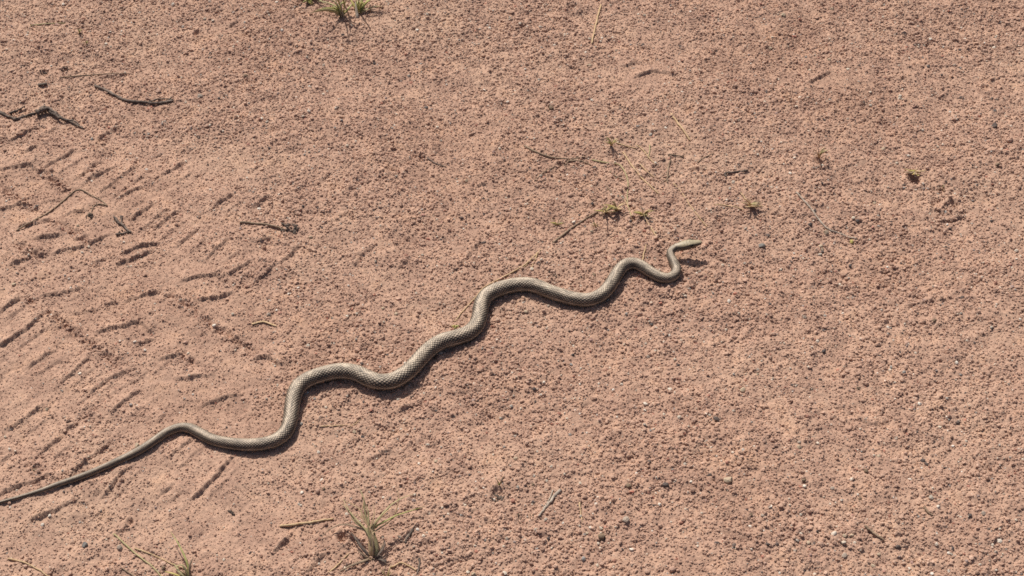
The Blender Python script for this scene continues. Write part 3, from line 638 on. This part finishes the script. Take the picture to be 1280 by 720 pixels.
# small sprigs
def sprig(base, n, hmm, spread, mats, label, wd=1.8, seed=0, casts=()):
    rr = np.random.default_rng(seed); B = [cast(base, (a, b), h, 1.6, 'olive') for a, b, h in casts]
    for i in range(n):
        a = rr.uniform(0, 6.28); h = hmm*rr.uniform(.5, 1.1); dx = math.cos(a)*spread*rr.uniform(.5, 1.1); dy = -h*.55+math.sin(a)*spread*.4
        x, y = base; B.append(([(x, y, 0), (x+dx*.35, y+dy*.55, h*.7), (x+dx, y+dy*.85, h)], wd*rr.uniform(.8, 1.2), mats[i % len(mats)]))
    return tuft(base, B, label, 'sprig', 'grass_sprig', None, 3)
sprig((764,182), 11, 19, 12, ['green', 'straw', 'olive'], 'small green sprig standing above the scattered stalks', 1.7, 1)
sprig((771,262), 12, 15, 16, ['yellow', 'straw', 'olive'], 'yellowed sprig at the head of the leaning brown stalk', 2.6, 2, ((771,285,16), (758,303,26), (775,275,12)))
sprig((757,265), 9, 12, 18, ['yellow', 'straw', 'olive'], 'low yellowish sprig touching the leaning brown stalk', 2.2, 3, ((758,300,24), (755,305,28)))
sprig((804,270), 11, 15, 14, ['yellow', 'straw', 'olive'], 'yellow green sprig with a slanting straw stem below', 2.4, 4, ((812,290,16), (808,284,14), (820,287,14)))
sprig((697,281), 6, 8, 10, ['olive', 'yellow'], 'faint small sprig near the foot of the leaning stalk', 1.6, 5)
sprig((568,410), 8, 7, 6, ['yellow', 'green'], 'tiny yellow green sprout touching the snake flank', 2.4, 6)
sprig((99,41), 6, 9, 4, ['green', 'green', 'olive'], 'tiny bright green seedling in fine sand', 1.8, 7)
sprig((108,54), 4, 7, 4, ['green', 'olive'], 'tiny dull green seedling below the bright one', 1.6, 8)
sprig((1024,196), 12, 20, 12, ['olive', 'brownstraw', 'straw'], 'brownish sprig rooted in coarse open grit', 1.7, 9)
sprig((1143,219), 16, 14, 15, ['yellow', 'straw', 'brownstraw'], 'dry yellow sprig over a dark hollow in the grit', 1.9, 10)
sprig((938,258), 20, 12, 20, ['straw', 'straw', 'brownstraw'], 'mat of dead straw coloured grass casting a dark shadow', 2.2, 11, ((952,276,14), (949,273,12), (946,270,10), (954,270,12)))
sprig((624,606), 4, 6, 4, ['green', 'olive'], 'tiny green seedling above a dark crumb clump', 1.6, 12)
sprig((1178,236), 4, 8, 4, ['olive', 'brownstraw'], 'small brown stubble sprig on coarse grit', 1.6, 13)
sprig((745,283), 5, 6, 8, ['straw', 'yellow'], 'pale dry stub under the yellowed sprig', 1.7, 14)

# ------------------------------------------------------------------ dark crumbs of rotten plant matter
def crumbs(c, n, rpx, label, seed, m='bark', szpx=3.2):
    b0 = gp(*c); root = empty('litter_clump', b0); k = mpp(b0); rr = np.random.default_rng(seed)
    for i in range(n):
        a = rr.uniform(0, 6.28); q = rpx*k*math.sqrt(rr.random()); x, y = b0[0]+q*math.cos(a)*1.3, b0[1]+q*math.sin(a)
        r = .5*szpx*k*rr.uniform(.6, 1.3); z = float(Hs(x, y))+r*.5*(1+.9*(1-q/(rpx*k)))
        o = link('fragment', stone_mesh('fragment', seed*50+i, 1, .8, 4), M[m], root, (x-b0[0], y-b0[1], z-b0[2]))
        o.scale = (r*rr.uniform(1, 2.2), r, r*rr.uniform(.5, 1)); o.rotation_euler = tuple(rr.uniform(0, 3, 3)*[.3, .3, 2])
    return tag(root, label, 'litter clump')
crumbs((362,285), 24, 9, 'dark crumbly clump of rotten plant matter at the flat twig end', 1, szpx=4.2)
crumbs((622,624), 13, 7, 'dark crumb clump on open grit below the snake', 2, szpx=3.8)
crumbs((112,270), 8, 4.5, 'dark crumbs at the tip of the bent rootlet', 3)
crumbs((156,290), 8, 7, 'scattered dark crumbs under the short forked twig', 4, szpx=2.6)
crumbs((655,648), 12, 9, 'brownish litter crumbs at the foot of the bleached splinter', 5, 'brownstraw', 3)
crumbs((55,92), 6, 4, 'pair of dark crumbs near the small bark chip', 6, szpx=3)
crumbs((82,87), 6, 3.5, 'dark speck of litter on fine sand', 7, szpx=3)
crumbs((288,642), 6, 4, 'small dark crumbs on sand below the snake tail', 8, szpx=3.2)
crumbs((690,343), 6, 5, 'few dark crumbs beside the snake back', 9, szpx=2.6)
crumbs((835,200), 6, 5, 'dark crumbs around the upright brown stalk', 10, szpx=2.4)

# ------------------------------------------------------------------ stones one can pick out
SM = [[stone_mesh('stone', 900+k, 2, .3, 11) for k in range(7)]]
byM = {}
def stone(x, y, wpx, m, label, group=None, sink=.25, seed=0, sq=(1, 1, 1)):
    rr = np.random.default_rng(seed); p = gp(x, y); r = .5*wpx*mpp(p); k = int(rr.integers(0, 7))
    if (m, k) not in byM:
        d = SM[0][k].copy(); d.materials.append(M[m]); byM[(m, k)] = d
    o = link('pebble', byM[(m, k)], None, None, (p[0], p[1], p[2]+r*(.7-2*sink*.7)))
    o.scale = (r*sq[0], r*sq[1], r*sq[2]); o.rotation_euler = (rr.uniform(-.25, .25), rr.uniform(-.25, .25), rr.uniform(0, 6.28))
    return tag(o, label, 'pebble', group)
NAMED = [(107,682,10,'grey','smooth blue grey pebble alone on reddish sand'),(150,685,9,'lgrey','dull grey pebble touching the olive stalk'),(910,601,13,'tan','pale round tan pebble on coarse grit'),
 (783,651,12,'lgrey','light grey angular pebble near the brown one'),(752,671,12,'brown','oval brown pebble near the light grey one'),(832,606,9,'dark','blackish angular pebble with pale grit round it'),
 (952,308,10,'grey','flat slate coloured pebble beyond the snake head'),(895,525,10,'dark','dark pebble lying in coarse grit under a shallow scrape'),(1122,684,8,'dark','dark round pebble beside the small straight dark stick'),
 (1042,668,9,'white','small white quartz pebble near the dark stick'),(1242,158,10,'dark','black pebble with a bluish rim on coarse grit'),(928,488,9,'tan','pale pebble alone on smooth open grit'),
 (790,616,7,'red','small brick red pebble beside a grey one'),(786,608,9,'brown','dark brown pebble touching a red one'),(1032,291,9,'tan','pale pebble beside the kink of the long stalk'),(1064,303,7,'yellow','small yellow pebble at the end of the long stalk'),
 (711,379,9,'red','reddish brown pebble just beyond the snake shadow'),(641,378,7,'pink','round pink pebble at the edge of the snake shadow'),(169,428,5.5,'white','tiny bright white quartz chip between tread marks'),(660,478,7,'pink','low pink pebble on the sand'),
 (840,712,10,'pink','rounded pink pebble in the coarse grit'),(1055,695,9,'lgrey','greyish pink pebble in the coarse grit'),(172,557,8,'tan','pale pebble touching the snake tail'),(1026,308,6,'tan','small pale pebble beside the long stalk')]
for i, (x, y, wp, m, lb) in enumerate(NAMED): stone(x, y, wp, m, lb, None, .36, 300+i)
LAND = [(466,680,'the big faded grass tuft'),(430,10,'the green grass tufts'),(770,255,'the yellowed sprigs'),(870,310,'the snake head'),(690,360,'the front bends of the snake'),(480,470,'the middle bends of the snake'),
 (300,550,'the hind bends of the snake'),(80,610,'the snake tail'),(685,630,'the bleached splinter'),(1092,665,'the small straight dark stick'),(1030,275,'the long bent stalk'),(1143,215,'the dry yellow sprig'),(938,258,'the mat of dead grass'),
 (170,125,'the twig with a knob'),(360,285,'the dark crumbly clump'),(745,30,'the straight pale straw'),(765,675,'the oval brown pebble'),(910,600,'the round tan pebble'),(1242,158,'the black pebble'),(90,260,'the bent rootlet'),(1025,195,'the brownish sprig')]
def near_what(x, y): return min(LAND, key=lambda l: (x-l[0])**2+(y-l[1])**2)[2]
DARK = [(818,632,8),(1202,372,8),(990,482,8),(1025,475,7),(1167,552,8),(1153,576,9),(1158,580,8),(1180,585,7),(313,691,8),(803,56,7),(851,58,7),(868,217,7),(877,217,7),(960,294,9),(1145,22,8),(1130,42,7),(1202,122,7),(1240,124,7),
 (1265,176,7),(960,680,8),(1018,680,7),(896,679,10),(918,682,10),(887,594,8),(860,638,7),(1236,662,7),(1100,445,7),(780,640,7),(1240,410,8),(1197,528,9),(605,303,8),(724,269,6),(811,577,8),(1000,560,7),(1130,232,7),(1180,325,6)]
for i, (x, y, wp) in enumerate(DARK): stone(x, y, wp, 'dark', 'small dark stone chip in the grit around '+near_what(x, y), 'dark stone chips around '+near_what(x, y), .48, 500+i, (.95, .7, .7))
WHITE = [(181,438,4.5),(79,6,5),(216,6,6),(115,226,4.5),(8,252,4),(86,349,4),(103,316,4.5),(155,303,4),(988,217,5.5),(1163,49,5),(1090,126,4.5),(693,57,4.5),(657,87,4.5),(522,38,6),(346,3,4.5),(740,126,4.5),(524,580,5),(398,566,6),(777,481,5),
 (680,478,5.5),(1076,424,4),(1006,608,6),(738,660,6),(745,630,5),(1173,634,6),(1136,711,5),(62,645,5.5),(53,656,6)]
for i, (x, y, wp) in enumerate(WHITE): stone(x, y, wp, 'white', 'tiny white quartz grain in the sand around '+near_what(x, y), 'white quartz grains around '+near_what(x, y), .38, 600+i)
n = 0; rr = np.random.default_rng(77)
KIND = [('pink', 'little pinkish stone bedded in the grit', 'pinkish stones'), ('tan', 'little tan stone bedded in the grit', 'tan stones'), ('brown', 'little brown stone bedded in the grit', 'brown stones'),
        ('lgrey', 'little pale grey stone bedded in the grit', 'pale grey stones')]
while n < 150:
    x, y = rr.uniform(0, 1280), rr.uniform(0, 720); p = at(x, y)
    if rr.random() > coarse(np.array(p[0]), np.array(p[1]))*.9 or rr.random() > .35+.65*y/720: continue
    if min((x-a[0])**2+(y-a[1])**2 for a in SN) < 22**2: continue
    m, lb, gr = KIND[int(rr.choice([0, 0, 0, 0, 1, 1, 2, 3]))]
    wh = near_what(x, y); stone(x, y, rr.uniform(4.5, 8), m, lb.replace(' bedded in the grit', '')+' in the grit around '+wh, gr+' around '+wh, .42, 2000+n); n += 1
